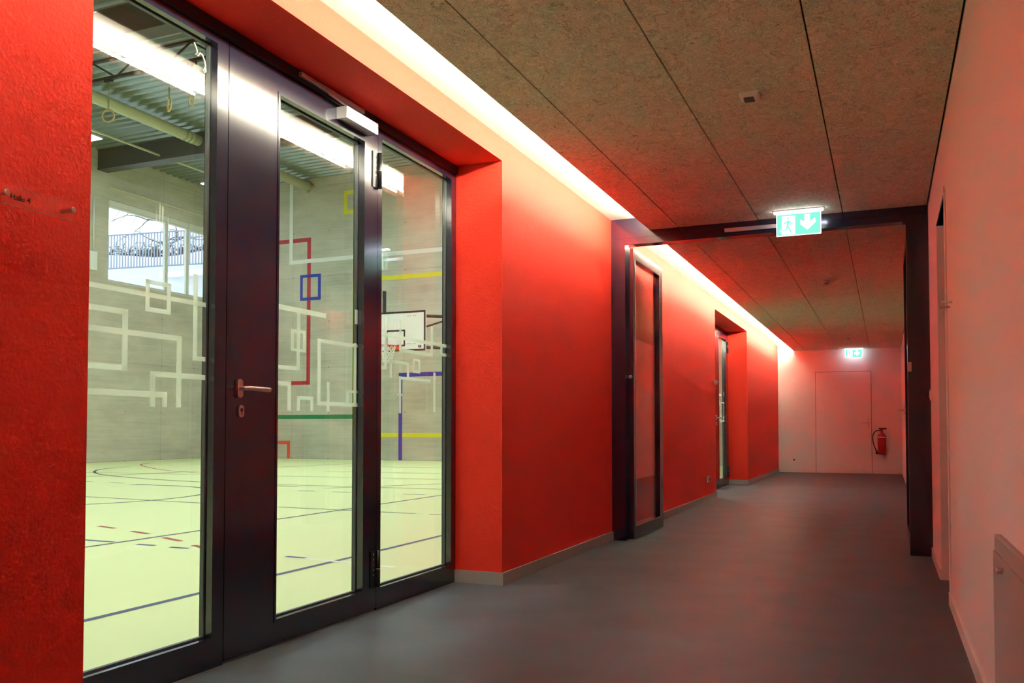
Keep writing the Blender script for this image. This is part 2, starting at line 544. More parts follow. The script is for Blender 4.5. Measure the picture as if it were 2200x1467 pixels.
# ------------------------------------------------------------------ glazed partitions
def lever(parent, y, z, x=XG, d=1, mat='steel', sgn=1):
    """door handle on a face x, pointing sgn along y, standing off in +x (d=1)"""
    pts = []
    for i in range(13):
        t = PI * i / 12
        pts.append((x, y + 0.016 * math.cos(t), z + 0.022 + 0.016 * math.sin(t)))
    for i in range(13):
        t = PI + PI * i / 12
        pts.append((x, y + 0.016 * math.cos(t), z - 0.022 + 0.016 * math.sin(t)))
    h = MB().prism(pts, (0.012 * d, 0, 0)).build('handle_rose', mat, parent)
    MB().tube([(x + 0.008 * d, y, z), (x + 0.040 * d, y, z), (x + 0.050 * d, y + 0.004 * sgn, z), (x + 0.054 * d, y + 0.016 * sgn, z), (x + 0.054 * d, y + 0.128 * sgn, z - 0.002)], 0.0095, 14).build('door_handle', mat, h)
    return h

def keyhole(parent, y, z, x=XG, d=1, mat='steel'):
    pts = []
    for i in range(24):
        t = 2 * PI * i / 24
        pts.append((x, y + 0.015 * math.cos(t), z + 0.010 * (1 if math.sin(t) > 0 else -1) + 0.015 * math.sin(t)))
    k = MB().prism(pts, (0.008 * d, 0, 0)).build('lock_plate', mat, parent)
    MB().lathe((x + 0.008 * d, y, z + 0.005), [(0.008, 0), (0.008, 0.002 * d)], 16, 'x').box(x + 0.008 * d, x + 0.0095 * d, y - 0.002, y + 0.002, z - 0.014, z - 0.002).build('key_slot', 'black', k)

def pane(parent, y0, y1, z0, z1, pattern=None, name='glass_pane'):
    g = MB().box(XG - 0.056, XG - 0.032, y0, y1, z0, z1).build(name, 'glass', parent)
    # grey edge spacer of the double glazing and beads
    sp = MB()
    xa, xb = XG - 0.052, XG - 0.036
    sp.box(xa, xb, y0 + 0.004, y0 + 0.012, z0 + 0.004, z1 - 0.004).box(xa, xb, y1 - 0.012, y1 - 0.004, z0 + 0.004, z1 - 0.004)
    sp.box(xa, xb, y0 + 0.012, y1 - 0.012, z0 + 0.004, z0 + 0.010).box(xa, xb, y0 + 0.012, y1 - 0.012, z1 - 0.010, z1 - 0.004)
    sp.build('spacer_bar', 'gasket', g)
    if pattern:
        f = MB()
        for i, (a, zt, b_, zb) in enumerate(pattern):
            a = max(a, y0 + 0.002); b_ = min(b_, y1 - 0.002)
            e = 0.00002 * i
            f.box(XG - 0.032, XG - 0.0312 + e, a, b_, zb, zt)
        tag(f.build('frosted_line_pattern', 'frost', g), 'frosted lines forming angular figures')
    return g

def frame_rect(mb, y0, y1, z0, z1, l, r, b_, t, x0=None, x1=None):
    x0 = XG - 0.10 if x0 is None else x0
    x1 = XG if x1 is None else x1
    mb.box(x0, x1, y0, y0 + l, z0, z1)
    mb.box(x0, x1, y1 - r, y1, z0, z1)
    mb.box(x0, x1, y0 + l, y1 - r, z0, z0 + b_)
    mb.box(x0, x1, y0 + l, y1 - r, z1 - t, z1)

P1 = [(1.9, 1.405, 2.64, 1.388), (2.340, 1.451, 2.459, 1.436), (2.340, 1.353, 2.459, 1.336), (2.339, 1.451, 2.358, 1.336), (2.439, 1.451, 2.459, 1.336),
      (2.573, 1.507, 2.595, 1.178), (2.573, 1.194, 2.64, 1.177), (1.9, 1.332, 2.262, 1.313), (2.238, 1.331, 2.262, 1.119), (1.9, 1.138, 2.262, 1.118),
      (1.9, 1.263, 2.516, 1.243), (2.491, 1.261, 2.516, 0.997), (2.365, 1.125, 2.64, 1.105), (2.365, 1.125, 2.389, 0.997), (1.9, 1.052, 2.446, 1.031), (2.424, 1.052, 2.446, 0.997)]
P2 = [(3.04, 1.459, 3.431, 1.436), (3.168, 1.361, 3.275, 1.346), (3.168, 1.276, 3.276, 1.262), (3.168, 1.361, 3.190, 1.262), (3.253, 1.361, 3.276, 1.262), (3.210, 1.451, 3.234, 1.177),
      (3.04, 1.194, 3.231, 1.177), (3.04, 1.125, 3.170, 1.107), (3.147, 1.124, 3.170, 0.997), (3.214, 1.064, 3.336, 1.047), (3.214, 1.064, 3.235, 0.997), (3.315, 1.062, 3.336, 0.997),
      (3.366, 1.336, 3.700, 1.320), (3.366, 1.332, 3.391, 1.026), (3.366, 1.044, 3.703, 1.026), (3.441, 1.137, 3.463, 0.997), (3.665, 1.341, 3.69, 1.031), (3.673, 1.509, 3.699, 1.437),
      (3.604, 1.106, 3.702, 1.093), (3.604, 1.106, 3.624, 1.034)]
P3 = [(3.85, 1.420, 4.66, 1.400), (3.954, 1.510, 3.978, 1.229), (3.85, 1.248, 3.978, 1.229), (4.106, 1.510, 4.127, 1.332), (4.106, 1.353, 4.489, 1.334), (4.463, 1.510, 4.489, 1.336),
      (4.256, 1.308, 4.339, 1.295), (4.256, 1.241, 4.339, 1.228), (4.256, 1.308, 4.275, 1.229), (4.319, 1.305, 4.339, 1.229), (4.009, 1.283, 4.032, 1.188), (4.009, 1.283, 4.213, 1.266),
      (4.189, 1.283, 4.214, 1.190), (4.583, 1.412, 4.608, 1.347), (4.583, 1.365, 4.66, 1.347), (4.103, 1.200, 4.127, 1.000), (4.103, 1.200, 4.46, 1.184), (4.496, 1.244, 4.520, 1.012), (4.081, 1.107, 4.14, 1.093)]

def hinge(parent, y, z, x=XG):
    h = MB()
    h.tube([(x + 0.012, y, z - 0.092), (x + 0.012, y, z + 0.092)], 0.011, 14, 'black')
    h.tube([(x + 0.012, y, z - 0.003), (x + 0.012, y, z + 0.001)], 0.0122, 14, 'steel')
    h.box(x, x + 0.006, y - 0.055, y - 0.012, z - 0.092, z + 0.092, 'black')
    for k in range(5):
        h.lathe((x + 0.006, y - 0.034, z + 0.075 - 0.026 * k), [(0.004, 0), (0.004, 0.002)], 10, 'x', 'steel')
    h.build('hinge', None, parent)

def door_leaf(parent, y0, yh, pattern=None, off=0.0):
    """hinged leaf from y0 (lock side) to yh (hinge side)"""
    lf = MB()
    frame_rect(lf, y0, yh, 0.012, 2.455, 0.316, yh - y0 - 0.316 - 0.665, 0.10, 0.10, XG - 0.062, XG + 0.0)
    leaf = lf.build('door_leaf', 'frame', parent)
    ya, yb = y0 + 0.316, y0 + 0.316 + 0.665
    # thin raised bead around the glass
    bd = MB()
    z0, z1 = 0.112, 2.355
    t = 0.012
    bd.box(XG, XG + 0.003, ya - t, ya, z0 - t, z1 + t).box(XG, XG + 0.003, yb, yb + t, z0 - t, z1 + t)
    bd.box(XG, XG + 0.003, ya, yb, z0 - t, z0).box(XG, XG + 0.003, ya, yb, z1, z1 + t)
    bd.build('glazing_bead', 'frame', leaf)
    pane(leaf, ya - 0.004, yb + 0.004, z0 - 0.004, z1 + 0.004, pattern)
    lever(leaf, y0 + 0.070, 1.079)
    keyhole(leaf, y0 + 0.082, 0.988)
    hinge(leaf, yh + 0.002, 2.24)
    hinge(leaf, yh + 0.002, 0.21)
    MB().box(XG - 0.058, XG - 0.004, y0 + 0.01, yh - 0.01, 0.002, 0.013).build('threshold_seal', 'gasket', leaf)
    return leaf

# --- door_1: the large partition to the hall, near
d1 = thing('door_1', (XG - 0.05, 3.26, 0), 'black framed glazed partition with a door to the sports hall, in the near recess', 'glazed door', kind='structure')
f = MB()
f.box(XG - 0.062, XG, O1[0], 1.88, 0, ZL)
f.box(XG - 0.062, XG, 2.655, 2.718, 0, ZL)
f.box(XG - 0.062, XG, 3.832, 3.872, 0, ZL)
f.box(XG - 0.062, XG, 4.660, O1[1], 0, ZL)
f.box(XG - 0.062, XG, 1.88, 2.655, 0, 0.115).box(XG - 0.062, XG, 3.872, 4.660, 0, 0.108)
f.box(XG - 0.062, XG, 1.88, 2.655, 2.425, ZL).box(XG - 0.062, XG, 3.872, 4.660, 2.418, ZL)
f.box(XG - 0.062, XG, 2.718, 3.832, 2.459, ZL)
f.build('door_frame', 'frame', d1)
fl = MB().box(XG, XG + 0.012, O1[0], O1[1], 2.462, ZL - 0.001)
fl.build('head_strip', 'frame_matt', d1)
pane(d1, 1.876, 2.659, 0.111, 2.429, P1)
pane(d1, 3.868, 4.664, 0.104, 2.422, P3)
leaf1 = door_leaf(d1, 2.722, 3.829, P2)
# a loop of chalky white doodled on the upper corner of the left pane
MB().tube([(XG - 0.0300, y, z) for y, z in ((2.560, 2.395), (2.572, 2.378), (2.578, 2.362), (2.566, 2.352), (2.582, 2.352), (2.592, 2.366), (2.604, 2.364), (2.616, 2.346), (2.622, 2.328), (2.618, 2.314), (2.610, 2.306), (2.617, 2.299), (2.624, 2.306), (2.622, 2.320))], 0.0026, 6).build('white_squiggle', 'net', d1)
for y, z0, z1 in ((2.383, 1.655, 1.705), (2.398, 1.665, 1.735), (2.412, 1.665, 1.730), (2.437, 1.665, 1.70)):
    MB().box(XG - 0.032, XG - 0.0312, y, y + 0.006, z0, z1).build('smear_mark', 'smear', d1)

# overhead door closer
cl = MB()
cl.box(XG, XG + 0.060, 3.458, 3.735, 2.389, 2.446, bev=0.002)
clo = cl.build('door_closer', 'silver', leaf1)
MB().box(XG + 0.012, XG + 0.030, 3.15, 3.66, 2.478, 2.497, bev=0.002).build('closer_slide_rail', 'silver', d1)
MB().tube([(XG + 0.035, 3.60, 2.452), (XG + 0.026, 3.36, 2.474)], 0.006, 8).build('closer_arm', 'silver', leaf1)

# --- door_2: the second partition, far
d2 = thing('door_2', (XG - 0.05, 13.2, 0), 'narrow view of a black framed glass door in the far recess of the red wall', 'glazed door', kind='structure')
f = MB()
f.box(XG - 0.062, XG, O2[0], 11.85, 0, ZL).box(XG - 0.062, XG, 12.62, 12.68, 0, ZL).box(XG - 0.062, XG, 13.41, 13.476, 0, ZL).box(XG - 0.062, XG, 14.592, O2[1], 0, ZL)
for y0, y1 in ((11.85, 12.62), (12.68, 13.41)):
    f.box(XG - 0.062, XG, y0, y1, 0, 0.115).box(XG - 0.062, XG, y0, y1, 2.425, ZL)
f.box(XG - 0.062, XG, 13.476, 14.592, 2.459, ZL)
f.build('door_frame', 'frame', d2)
pane(d2, 11.846, 12.624, 0.111, 2.429)
pane(d2, 12.676, 13.414, 0.111, 2.429)
door_leaf(d2, 13.48, 14.588, [(a + 10.756, zt, b_ + 10.756, zb) for a, zt, b_, zb in P2])

# ------------------------------------------------------------------ fire door frame and its two open leaves
d3 = thing('door_3', (-0.9, YF, 0), 'black steel double fire door frame spanning the corridor, both leaves open', 'fire door', kind='structure')
FD = 0.11
f = MB()
f.box(XL, -1.962, YF, YF + FD, 0, 2.43)
f.box(0.152, XR, YF, YF + FD, 0, 2.43)
f.box(XL, XR, YF, YF + FD, 2.43, ZP - 0.002)
f.box(XL, XSL, YF, YF + FD, ZP - 0.002, ZS - 0.001)
f.box(XL + 0.03, XR - 0.03, YF - 0.003, YF, 2.484, 2.488)
f.build('door_frame', 'frame', d3)
MB().box(-1.149, -0.43, YF - 0.022, YF, 2.460, 2.491, bev=0.002).build('closer_slide_rail', 'silver', d3)
MB().box(0.152, 0.178, YF - 0.003, YF, 1.33, 1.40).build('strike_plate', 'steel', d3)

def fire_leaf(x0, x1, ya, yb, face):
    """open leaf along the wall, x0..x1 thick, ya..yb long; face: +1 handle side is +x"""
    lf = MB()
    frame_rect(lf, ya, yb, 0.008, 2.415, 0.062, 0.115, 0.105, 0.085, x0, x1)
    leaf = lf.build('door_leaf', 'frame', d3)
    xm = (x0 + x1) / 2
    g = MB().box(xm - 0.006, xm + 0.006, ya + 0.058, yb - 0.111, 0.109, 2.334).build('glass_pane', 'glass', leaf)
    b_ = MB()
    xf = x1 if face > 0 else x0
    e = 0.002 * face
    b_.box(xf, xf + e, ya + 0.055, ya + 0.062, 0.108, 2.332).box(xf, xf + e, yb - 0.115, yb - 0.108, 0.108, 2.332).box(xf, xf + e, ya + 0.055, yb - 0.108, 0.106, 0.113)
    b_.build('glazing_bead', 'silver', leaf)
    return leaf
fl = fire_leaf(-1.973, -1.913, YF + 0.075, 8.07, 1)
MB().lathe((-1.940, YF + 0.075, 1.345), [(0.016, 0), (0.016, -0.012), (0.009, -0.018)], 16, 'y').build('latch_stud', 'steel', fl)
fr_ = fire_leaf(0.158, 0.215, YF + 0.12, 8.36, -1)
lever(fr_, 8.26, 1.075, 0.158, -1, 'steel', -1)

# ------------------------------------------------------------------ end door, right doorway
d4 = thing('door_4', (-0.8, YE, 0), 'flush white door with lever handle in the end wall', 'door', kind='structure')
MB().box(-1.330, -0.268, YE - 0.012, YE, 0.006, 2.075, bev=0.002).build('door_leaf', 'white_wall', d4)
gp = MB()
gp.box(-1.337, -1.330, YE - 0.004, YE, 0, 2.082).box(-0.268, -0.261, YE - 0.004, YE, 0, 2.082).box(-1.337, -0.261, YE - 0.004, YE, 2.075, 2.082)
gp.build('door_gap', 'joint', d4)
h = MB()
h.box(-0.335, -0.305, YE - 0.022, YE - 0.012, 0.90, 1.12, bev=0.004)
hp = h.build('handle_plate', 'steel', d4)
MB().tube([(-0.32, YE - 0.02, 1.03), (-0.32, YE - 0.062, 1.03), (-0.335, YE - 0.066, 1.03), (-0.455, YE - 0.066, 1.03)], 0.010, 12).build('door_handle', 'steel', hp)

d5 = thing('door_5', (XR + 0.3, 5.5, 0), 'dim recessed doorway in the right wall', 'door', kind='structure')
MB().box(XR + 0.40, XR + 0.44, RD[0] + 0.02, RD[1] - 0.02, 0.006, RD[2] - 0.02).build('door_leaf', 'white_wall', d5)
MB().box(XR - 0.006, XR + 0.06, RD[0] - 0.10, RD[0], 0, RD[2] + 0.0).box(XR - 0.006, XR + 0.06, RD[0], RD[1] + 0.001, RD[2], RD[2] + 0.04).build('door_frame', 'white_wall', d5)

# ------------------------------------------------------------------ acrylic room signs
def room_sign(x, y0, y1, z0, z1, sgn, label, text=None):
    t = thing('room_sign', (x, (y0 + y1) / 2, z0), label, 'sign')
    xp = x + sgn * 0.036
    MB().box(xp, xp + sgn * 0.004, y0, y1, z0, z1).build('acrylic_plate', 'acrylic', t)
    MB().box(xp, xp + sgn * 0.004, y0, y1, z0 - 0.0008, z0).build('edge_glow', 'label_edge_glow', t)  # pale strip paints the light glowing in the acrylic's lower edge
    for yy, zz in ((y0 + 0.010, z0 + 0.029), (y1 - 0.008, z0 + 0.029)):
        MB().lathe((x, yy, zz), [(0.0058, 0), (0.0058, sgn * 0.036), (0.0080, sgn * 0.040), (0.0080, sgn * 0.046), (0.0072, sgn * 0.047)], 18, 'x').build('standoff_stud', 'steel', t)
    if text:
        m = Matrix(((0, 0, 1, xp + sgn * 0.0045), (1, 0, 0, y0 + 0.022), (0, 1, 0, z0 + 0.0165), (0, 0, 0, 1)))
        text_mesh(text, 0.0205, 'ink', 'lettering', t, m)
    return t
room_sign(XL, 1.506, 1.721, 1.487, 1.540, 1, 'clear acrylic sign reading Halle 4 on red wall at left', 'Halle 4')
room_sign(XL, 11.48, 11.70, 1.495, 1.550, 1, 'distant clear acrylic sign on red wall before the far recess')
room_sign(XR, 4.66, 4.86, 1.495, 1.550, -1, 'acrylic sign seen edge-on on pale right wall beside doorway')

# ------------------------------------------------------------------ emergency exit signs
def exit_sign(x0, x1, y, zt, label):
    t = thing('exit_sign', ((x0 + x1) / 2, y, zt), label, 'exit sign', 'green emergency exit signs')
    wd = x1 - x0
    MB().box(x0 - 0.022, x1 + 0.020, y - 0.028, y + 0.028, zt - 0.008, zt, bev=0.001).build('mounting_rail', 'silver', t)
    MB().box(x0 - 0.016, x1 + 0.014, y - 0.022, y + 0.022, zt - 0.018, zt - 0.008).build('lamp_bar', 'sign_lamp', t)
    z1, z0 = zt - 0.018, zt - 0.190
    pn = MB().box(x0, x1, y - 0.004, y + 0.004, z0, z1).build('sign_panel', 'white_sign', t)
    hh = z1 - z0
    def poly(lst, n, m, lay):
        mb = MB()
        for p in lst:
            mb.prism([(x0 + u * wd, y - 0.004 - 0.0003 * lay, z0 + v * hh) for u, v in p], (0, -0.0006, 0))
        mb.build(n, m, pn)
    e = 0.016
    poly([[(e, 0.03), (1 - e, 0.03), (1 - e, 0.93), (e, 0.93)]], 'green_field', 'green_sign', 0)
    poly([[(0.125, 0.06), (0.425, 0.06), (0.425, 0.86), (0.125, 0.86)],
          [(0.075, 0.20), (0.125, 0.17), (0.125, 0.28), (0.10, 0.29)]], 'door_symbol', 'white_sign', 2)
    # running figure, green on white
    poly([[(0.235, 0.745), (0.265, 0.785), (0.295, 0.745), (0.265, 0.705)],
          [(0.250, 0.67), (0.305, 0.66), (0.275, 0.42), (0.235, 0.42)],
          [(0.235, 0.46), (0.255, 0.40), (0.235, 0.24), (0.120, 0.225), (0.115, 0.265), (0.215, 0.285)],
          [(0.250, 0.46), (0.275, 0.42), (0.355, 0.14), (0.330, 0.12), (0.252, 0.36)],
          [(0.250, 0.66), (0.262, 0.61), (0.195, 0.50), (0.165, 0.55), (0.185, 0.565)],
          [(0.300, 0.65), (0.290, 0.60), (0.335, 0.50), (0.395, 0.53), (0.385, 0.56), (0.345, 0.55)]], 'running_figure', 'green_sign', 4)
    poly([[(0.635, 0.88), (0.755, 0.88), (0.755, 0.55), (0.865, 0.70), (0.885, 0.52), (0.70, 0.20), (0.54, 0.46), (0.535, 0.66), (0.635, 0.56)]], 'down_arrow', 'white_sign', 2)
    return t
exit_sign(-0.733, -0.417, 6.75, ZP, 'green exit sign with running figure and down arrow, nearer, before the fire door frame')
exit_sign(-0.738, -0.422, 19.0, ZP, 'small distant green exit sign above the flush white end door')

# ------------------------------------------------------------------ presence detectors
def detector(x, y, label):
    t = thing('motion_detector', (x, y, ZP), label, 'motion detector', 'motion detectors under the wood wool ceiling')
    mb = MB()
    a, b_ = 0.045, 0.030
    top = [mb.bm.verts.new((x + sx * a, y + sy * a, ZP)) for sx, sy in ((-1, -1), (1, -1), (1, 1), (-1, 1))]
    mid = [mb.bm.verts.new((x + sx * a, y + sy * a, ZP - 0.008)) for sx, sy in ((-1, -1), (1, -1), (1, 1), (-1, 1))]
    bot = [mb.bm.verts.new((x + sx * b_, y + sy * b_, ZP - 0.030)) for sx, sy in ((-1, -1), (1, -1), (1, 1), (-1, 1))]
    mb.bm.faces.new(top); mb.bm.faces.new(bot)
    for A, B in ((top, mid), (mid, bot)):
        for i in range(4):
            mb.bm.faces.new([A[i], A[(i + 1) % 4], B[(i + 1) % 4], B[i]])
    mb.build('housing', 'plastic', t)
    MB().box(x - 0.024, x + 0.024, y - 0.034, y + 0.02, ZP - 0.033, ZP - 0.018, bev=0.003).build('sensor_lens', 'gasket', t)
detector(-0.588, 4.31, 'white square motion detector on ceiling boards, nearest one')
detector(-0.588, 10.18, 'small motion detector on ceiling beyond the fire door frame')
detector(-0.590, 16.59, 'farthest tiny motion detector on ceiling near end wall')

# ------------------------------------------------------------------ light battens in the slot
def batten(y0, y1, label):
    cx = -1.700
    t = thing('light_batten', (cx, (y0 + y1) / 2, ZP + 0.028), label, 'light batten', 'light battens hidden in the ceiling slot')
    MB().box(cx - 0.022, cx + 0.030, y0, y1, ZP + 0.028, ZP + 0.046).build('housing', 'plastic', t)
    pts = []
    for i in range(9):
        a = PI * i / 8
        pts.append((cx + 0.020 * math.cos(a), y0 + 0.01, ZP + 0.046 + 0.022 * math.sin(a)))
    MB().prism(pts, (0, y1 - y0 - 0.02, 0)).build('diffuser', 'batten', t)
for (a, b_, n) in ((YB + 0.1, YF - 0.08, 7), (YF + FD + 0.08, YE - 0.06, 9)):
    st = (b_ - a) / n
    for i in range(n):
        batten(a + i * st, a + (i + 1) * st - 0.01, 'white light batten lying in the ceiling slot above red wall, %s the fire door frame' % ('before' if n == 7 else 'beyond'))

# ------------------------------------------------------------------ sockets, switch, cabinet, extinguisher
t = thing('wall_socket', (-1.77, YE, 0.22), 'white wall socket on end wall near red corner', 'socket')
MB().box(-1.81, -1.73, YE - 0.012, YE, 0.22, 0.30, bev=0.003).build('cover_plate', 'plastic', t)
MB().lathe((-1.77, YE - 0.012, 0.26), [(0.021, 0), (0.021, -0.002)], 20, 'y').build('socket_well', 'gasket', t)
t = thing('wall_socket', (XL, 11.2, 0.23), 'white double socket low on red wall before far recess', 'socket')
MB().box(XL, XL + 0.014, 11.13, 11.28, 0.232, 0.315, bev=0.003).build('cover_plate', 'plastic', t)
for yy in (11.17, 11.24):
    MB().lathe((XL + 0.014, yy, 0.272), [(0.021, 0), (0.021, 0.002)], 20, 'x').build('socket_well', 'gasket', t)
t = thing('light_switch', (XR, 6.80, 1.12), 'small white light switch on right wall by fire door post', 'switch')
MB().box(XR - 0.012, XR, 6.755, 6.845, 1.115, 1.195, bev=0.004).build('cover_plate', 'plastic', t)
MB().box(XR - 0.017, XR - 0.012, 6.77, 6.83, 1.13, 1.18, bev=0.002).build('rocker', 'plastic', t)

t = thing('wall_cabinet', (XR, 2.3, 0.06), 'low pale service cabinet with round knob on the right wall', 'cabinet')
MB().box(XR - 0.018, XR, 1.75, 2.868, 0.10, 0.616, bev=0.002).build('cabinet_frame', 'cabinet', t)
dr = MB().box(XR - 0.024, XR - 0.018, 1.80, 2.850, 0.14, 0.573, bev=0.002).build('cabinet_door', 'cabinet', t)
MB().lathe((XR - 0.024, 2.63, 0.546), [(0.008, 0), (0.008, -0.006), (0.010, -0.012), (0.006, -0.015)], 16, 'x').build('knob', 'steel', dr)

ex, ey = -0.075, YE - 0.10
t = thing('fire_extinguisher', (ex, ey, 0.40), 'red fire extinguisher with black hose on the end wall', 'fire extinguisher')
MB().lathe((ex, ey, 0.40), [(0.062, 0), (0.078, 0.015), (0.080, 0.03), (0.080, 0.34), (0.072, 0.375), (0.048, 0.405), (0.030, 0.42), (0.028, 0.44)], 28).build('cylinder', 'ext_red', t)
MB().lathe((ex, ey, 0.40 + 0.325), [(0.0815, 0), (0.0815, 0.022)], 28).build('label_band', 'label_edge_glow', t)
vh = MB().lathe((ex, ey, 0.838), [(0.022, 0), (0.022, 0.03), (0.030, 0.035), (0.030, 0.055)], 16).build('valve', 'ext_red', t)
MB().box(ex - 0.055, ex + 0.09, ey - 0.015, ey + 0.015, 0.893, 0.925, bev=0.005).build('carry_handle', 'black', t)
hz = [(ex - 0.02, ey, 0.865), (ex - 0.08, ey, 0.872), (ex - 0.14, ey, 0.835), (ex - 0.168, ey, 0.76), (ex - 0.168, ey, 0.68), (ex - 0.150, ey, 0.58), (ex - 0.120, ey, 0.50), (ex - 0.100, ey, 0.44)]
hs_ = MB().tube(hz, 0.010, 10).build('hose', 'black', t)
MB().tube([(ex - 0.100, ey, 0.47), (ex - 0.094, ey, 0.40)], [0.014, 0.022], 12).build('nozzle', 'black', hs_)
MB().box(ex - 0.02, ex + 0.02, ey + 0.078, YE, 0.55, 0.80).build('wall_bracket', 'black', t)

# ------------------------------------------------------------------ the sports hall
struct(MB().box(GX - 0.3, XG - 0.10, GY0 - 0.3, GY1 + 0.3, -0.15, 0).build('floor_hall', 'lime'), 'lime green sports hall floor seen through the glass', 'floor')
gf = bpy.data.objects['floor_hall']

def strip_line(pts, wd, z, mb, m):
    """flat painted line along pts (x,y) on the floor"""
    pts = [Vector((p[0], p[1], 0)) for p in pts]
    L, R = [], []
    for i, p in enumerate(pts):
        d = (pts[min(i + 1, len(pts) - 1)] - pts[max(i - 1, 0)]).normalized()
        n = Vector((-d.y, d.x, 0)) * wd / 2
        L.append(p + n); R.append(p - n)
    vl = [mb.bm.verts.new((p.x, p.y, z)) for p in L]; vr = [mb.bm.verts.new((p.x, p.y, z)) for p in R]
    for i in range(len(pts) - 1):
        f = mb.bm.faces.new([vl[i], vr[i], vr[i + 1], vl[i + 1]])
        f.material_index = mb.mi(m)
def circ(cx, cy, r, a0, a1, n=40):
    return [(cx + r * math.cos(a0 + (a1 - a0) * i / n), cy + r * math.sin(a0 + (a1 - a0) * i / n)) for i in range(n + 1)]
cl_ = MB()
z = 0.0012
strip_line([(-3.535, 1.0), (-3.53, 4.3), (-3.51, 5.4), (-3.505, 16)], 0.048, z, cl_, 'f_dark')
strip_line([(-5.73, 3.0), (-5.66, 7.2), (-5.615, 10.8), (-5.56, 17)], 0.045, z + 0.0002, cl_, 'f_dark')
strip_line([(-4.66, 8.288), (-6.565, 8.345), (-7.72, 8.41), (-9.95, 8.60), (-13, 8.8)], 0.040, z + 0.0003, cl_, 'f_black')
strip_line([(-4.50, 8.29), (-3.6, 8.27)], 0.040, z + 0.0003, cl_, 'f_black')
for a, b_ in (((-6.815, 6.075), (-6.522, 5.985)), ((-6.204, 5.885), (-5.909, 5.79)), ((-5.600, 5.65), (-5.290, 5.525)), ((-5.01, 5.37), (-4.72, 5.22))):
    strip_line([a, b_], 0.05, z + 0.0004, cl_, 'f_red')
for a, b_ in (((-5.466, 5.24), (-5.28, 5.24)), ((-5.10, 5.215), (-4.92, 5.215)), ((-3.965, 5.165), (-3.785, 5.15)), ((-5.748, 5.27), (-8.0, 5.31))):
    strip_line([a, b_], 0.045, z + 0.0005, cl_, 'f_blue')
strip_line(circ(-10.62, 8.75, 2.02, -1.9, 1.9), 0.06, z + 0.0006, cl_, 'f_dark')
def smooth(p, n=8):
    out = []
    for i in range(len(p) - 1):
        a = p[max(i - 1, 0)]; b_ = p[i]; c_ = p[i + 1]; d_ = p[min(i + 2, len(p) - 1)]
        for k in range(n):
            t_ = k / n
            out.append(tuple(0.5 * (2 * b_[j] + (c_[j] - a[j]) * t_ + (2 * a[j] - 5 * b_[j] + 4 * c_[j] - d_[j]) * t_ * t_ + (-a[j] + 3 * b_[j] - 3 * c_[j] + d_[j]) * t_ ** 3) for j in (0, 1)))
    return out + [p[-1]]
strip_line(smooth([(-8.5, 11.35), (-10.77, 11.68), (-12.604, 12.119), (-14.4, 12.85), (-15.612, 13.785), (-16.3, 14.7), (-16.614, 15.686)]), 0.06, z + 0.0007, cl_, 'f_black')
strip_line(smooth([(-11.2, 13.7), (-12.915, 14.05), (-14.65, 14.738), (-16.99, 16.375), (-17.9, 17.538)]), 0.05, z + 0.0008, cl_, 'f_red')
strip_line([(-9.6, 11.66), (-7.65, 11.68), (-6.0, 11.75)], 0.04, z + 0.0009, cl_, 'f_black')
strip_line([(-7.9, 11.2), (-6.718, 12.944), (-5.9, 14.2)], 0.04, z + 0.001, cl_, 'f_black')
strip_line([(-18, 13.1), (-13, 13.5), (-10.778, 13.706), (-9.088, 13.887), (-5, 14.1)], 0.04, z + 0.0011, cl_, 'f_black')
strip_line([(-11, 15.6), (-5, 15.9)], 0.05, z + 0.0011, cl_, 'f_black')
strip_line([(-12, 17.9), (-5, 18.1)], 0.05, z + 0.0011, cl_, 'f_black')
strip_line([(-14, 11.9), (-13.2, 16.4), (-12.6, 20)], 0.05, z + 0.0012, cl_, 'f_black')
for a, b_ in (((-7.96, 10.63), (-7.67, 10.64)), ((-7.37, 10.66), (-7.05, 10.65)), ((-12.10, 10.99), (-11.73, 10.92)), ((-11.34, 10.84), (-10.99, 10.80)), ((-10.6, 10.76), (-10.25, 10.73)), ((-12.86, 11.03), (-12.5, 11.0)), ((-6.2, 10.66), (-5.85, 10.66)), ((-5.4, 10.64), (-5.0, 10.63))):
    strip_line([a, b_], 0.05, z + 0.0005, cl_, 'f_blue')
strip_line([(-3.0, 5.05), (-3.9, 5.15)], 0.05, z + 0.0003, cl_, 'f_pale')
cl_.build('court_lines', None, gf)

# window wall of the hall, with a long window opening
WZ0, WZ1 = 4.93, 7.16
WY0 = 17.46
w = MB()
w.box(GX - 0.35, GX, GY0 - 0.3, 5.0, -0.1, GZ + 0.3).box(GX - 0.35, GX, 16.45, WY0, -0.1, GZ + 0.3)
w.box(GX - 0.35, GX, 5.0, 16.45, -0.1, WZ0).box(GX - 0.35, GX, 5.0, 16.45, WZ1, GZ + 0.3)  # unseen opening added to bring more daylight into the hall
w.box(GX - 0.35, GX, WY0, GY1 + 0.3, -0.1, WZ0).box(GX - 0.35, GX, WY0, GY1 + 0.3, WZ1, GZ + 0.3)
struct(w.build('wall_window_side', 'conc'), 'fair faced concrete wall of the hall with high windows')
struct(MB().box(GX, GX2, GY1, GY1 + 0.3, -0.1, GZ + 0.3).build('wall_hall_far', 'conc'), 'fair faced concrete wall of the hall behind the basketball hoop')
struct(MB().box(GX, GX2, GY0 - 0.3, GY0, -0.1, GZ + 0.3).build('wall_hall_near', 'conc'), 'concrete wall of the hall out of view')
w = MB().box(GX2, GX2 + 0.25, GY0, YB - 0.2, -0.1, GZ).box(GX2, GX2 + 0.25, YE + 0.2, GY1, -0.1, GZ).box(GX2, GX2 + 0.25, YB - 0.2, YE + 0.2, ZW, GZ)
struct(w.build('wall_hall_corridor_side', 'conc'), 'concrete wall of the hall above the corridor')
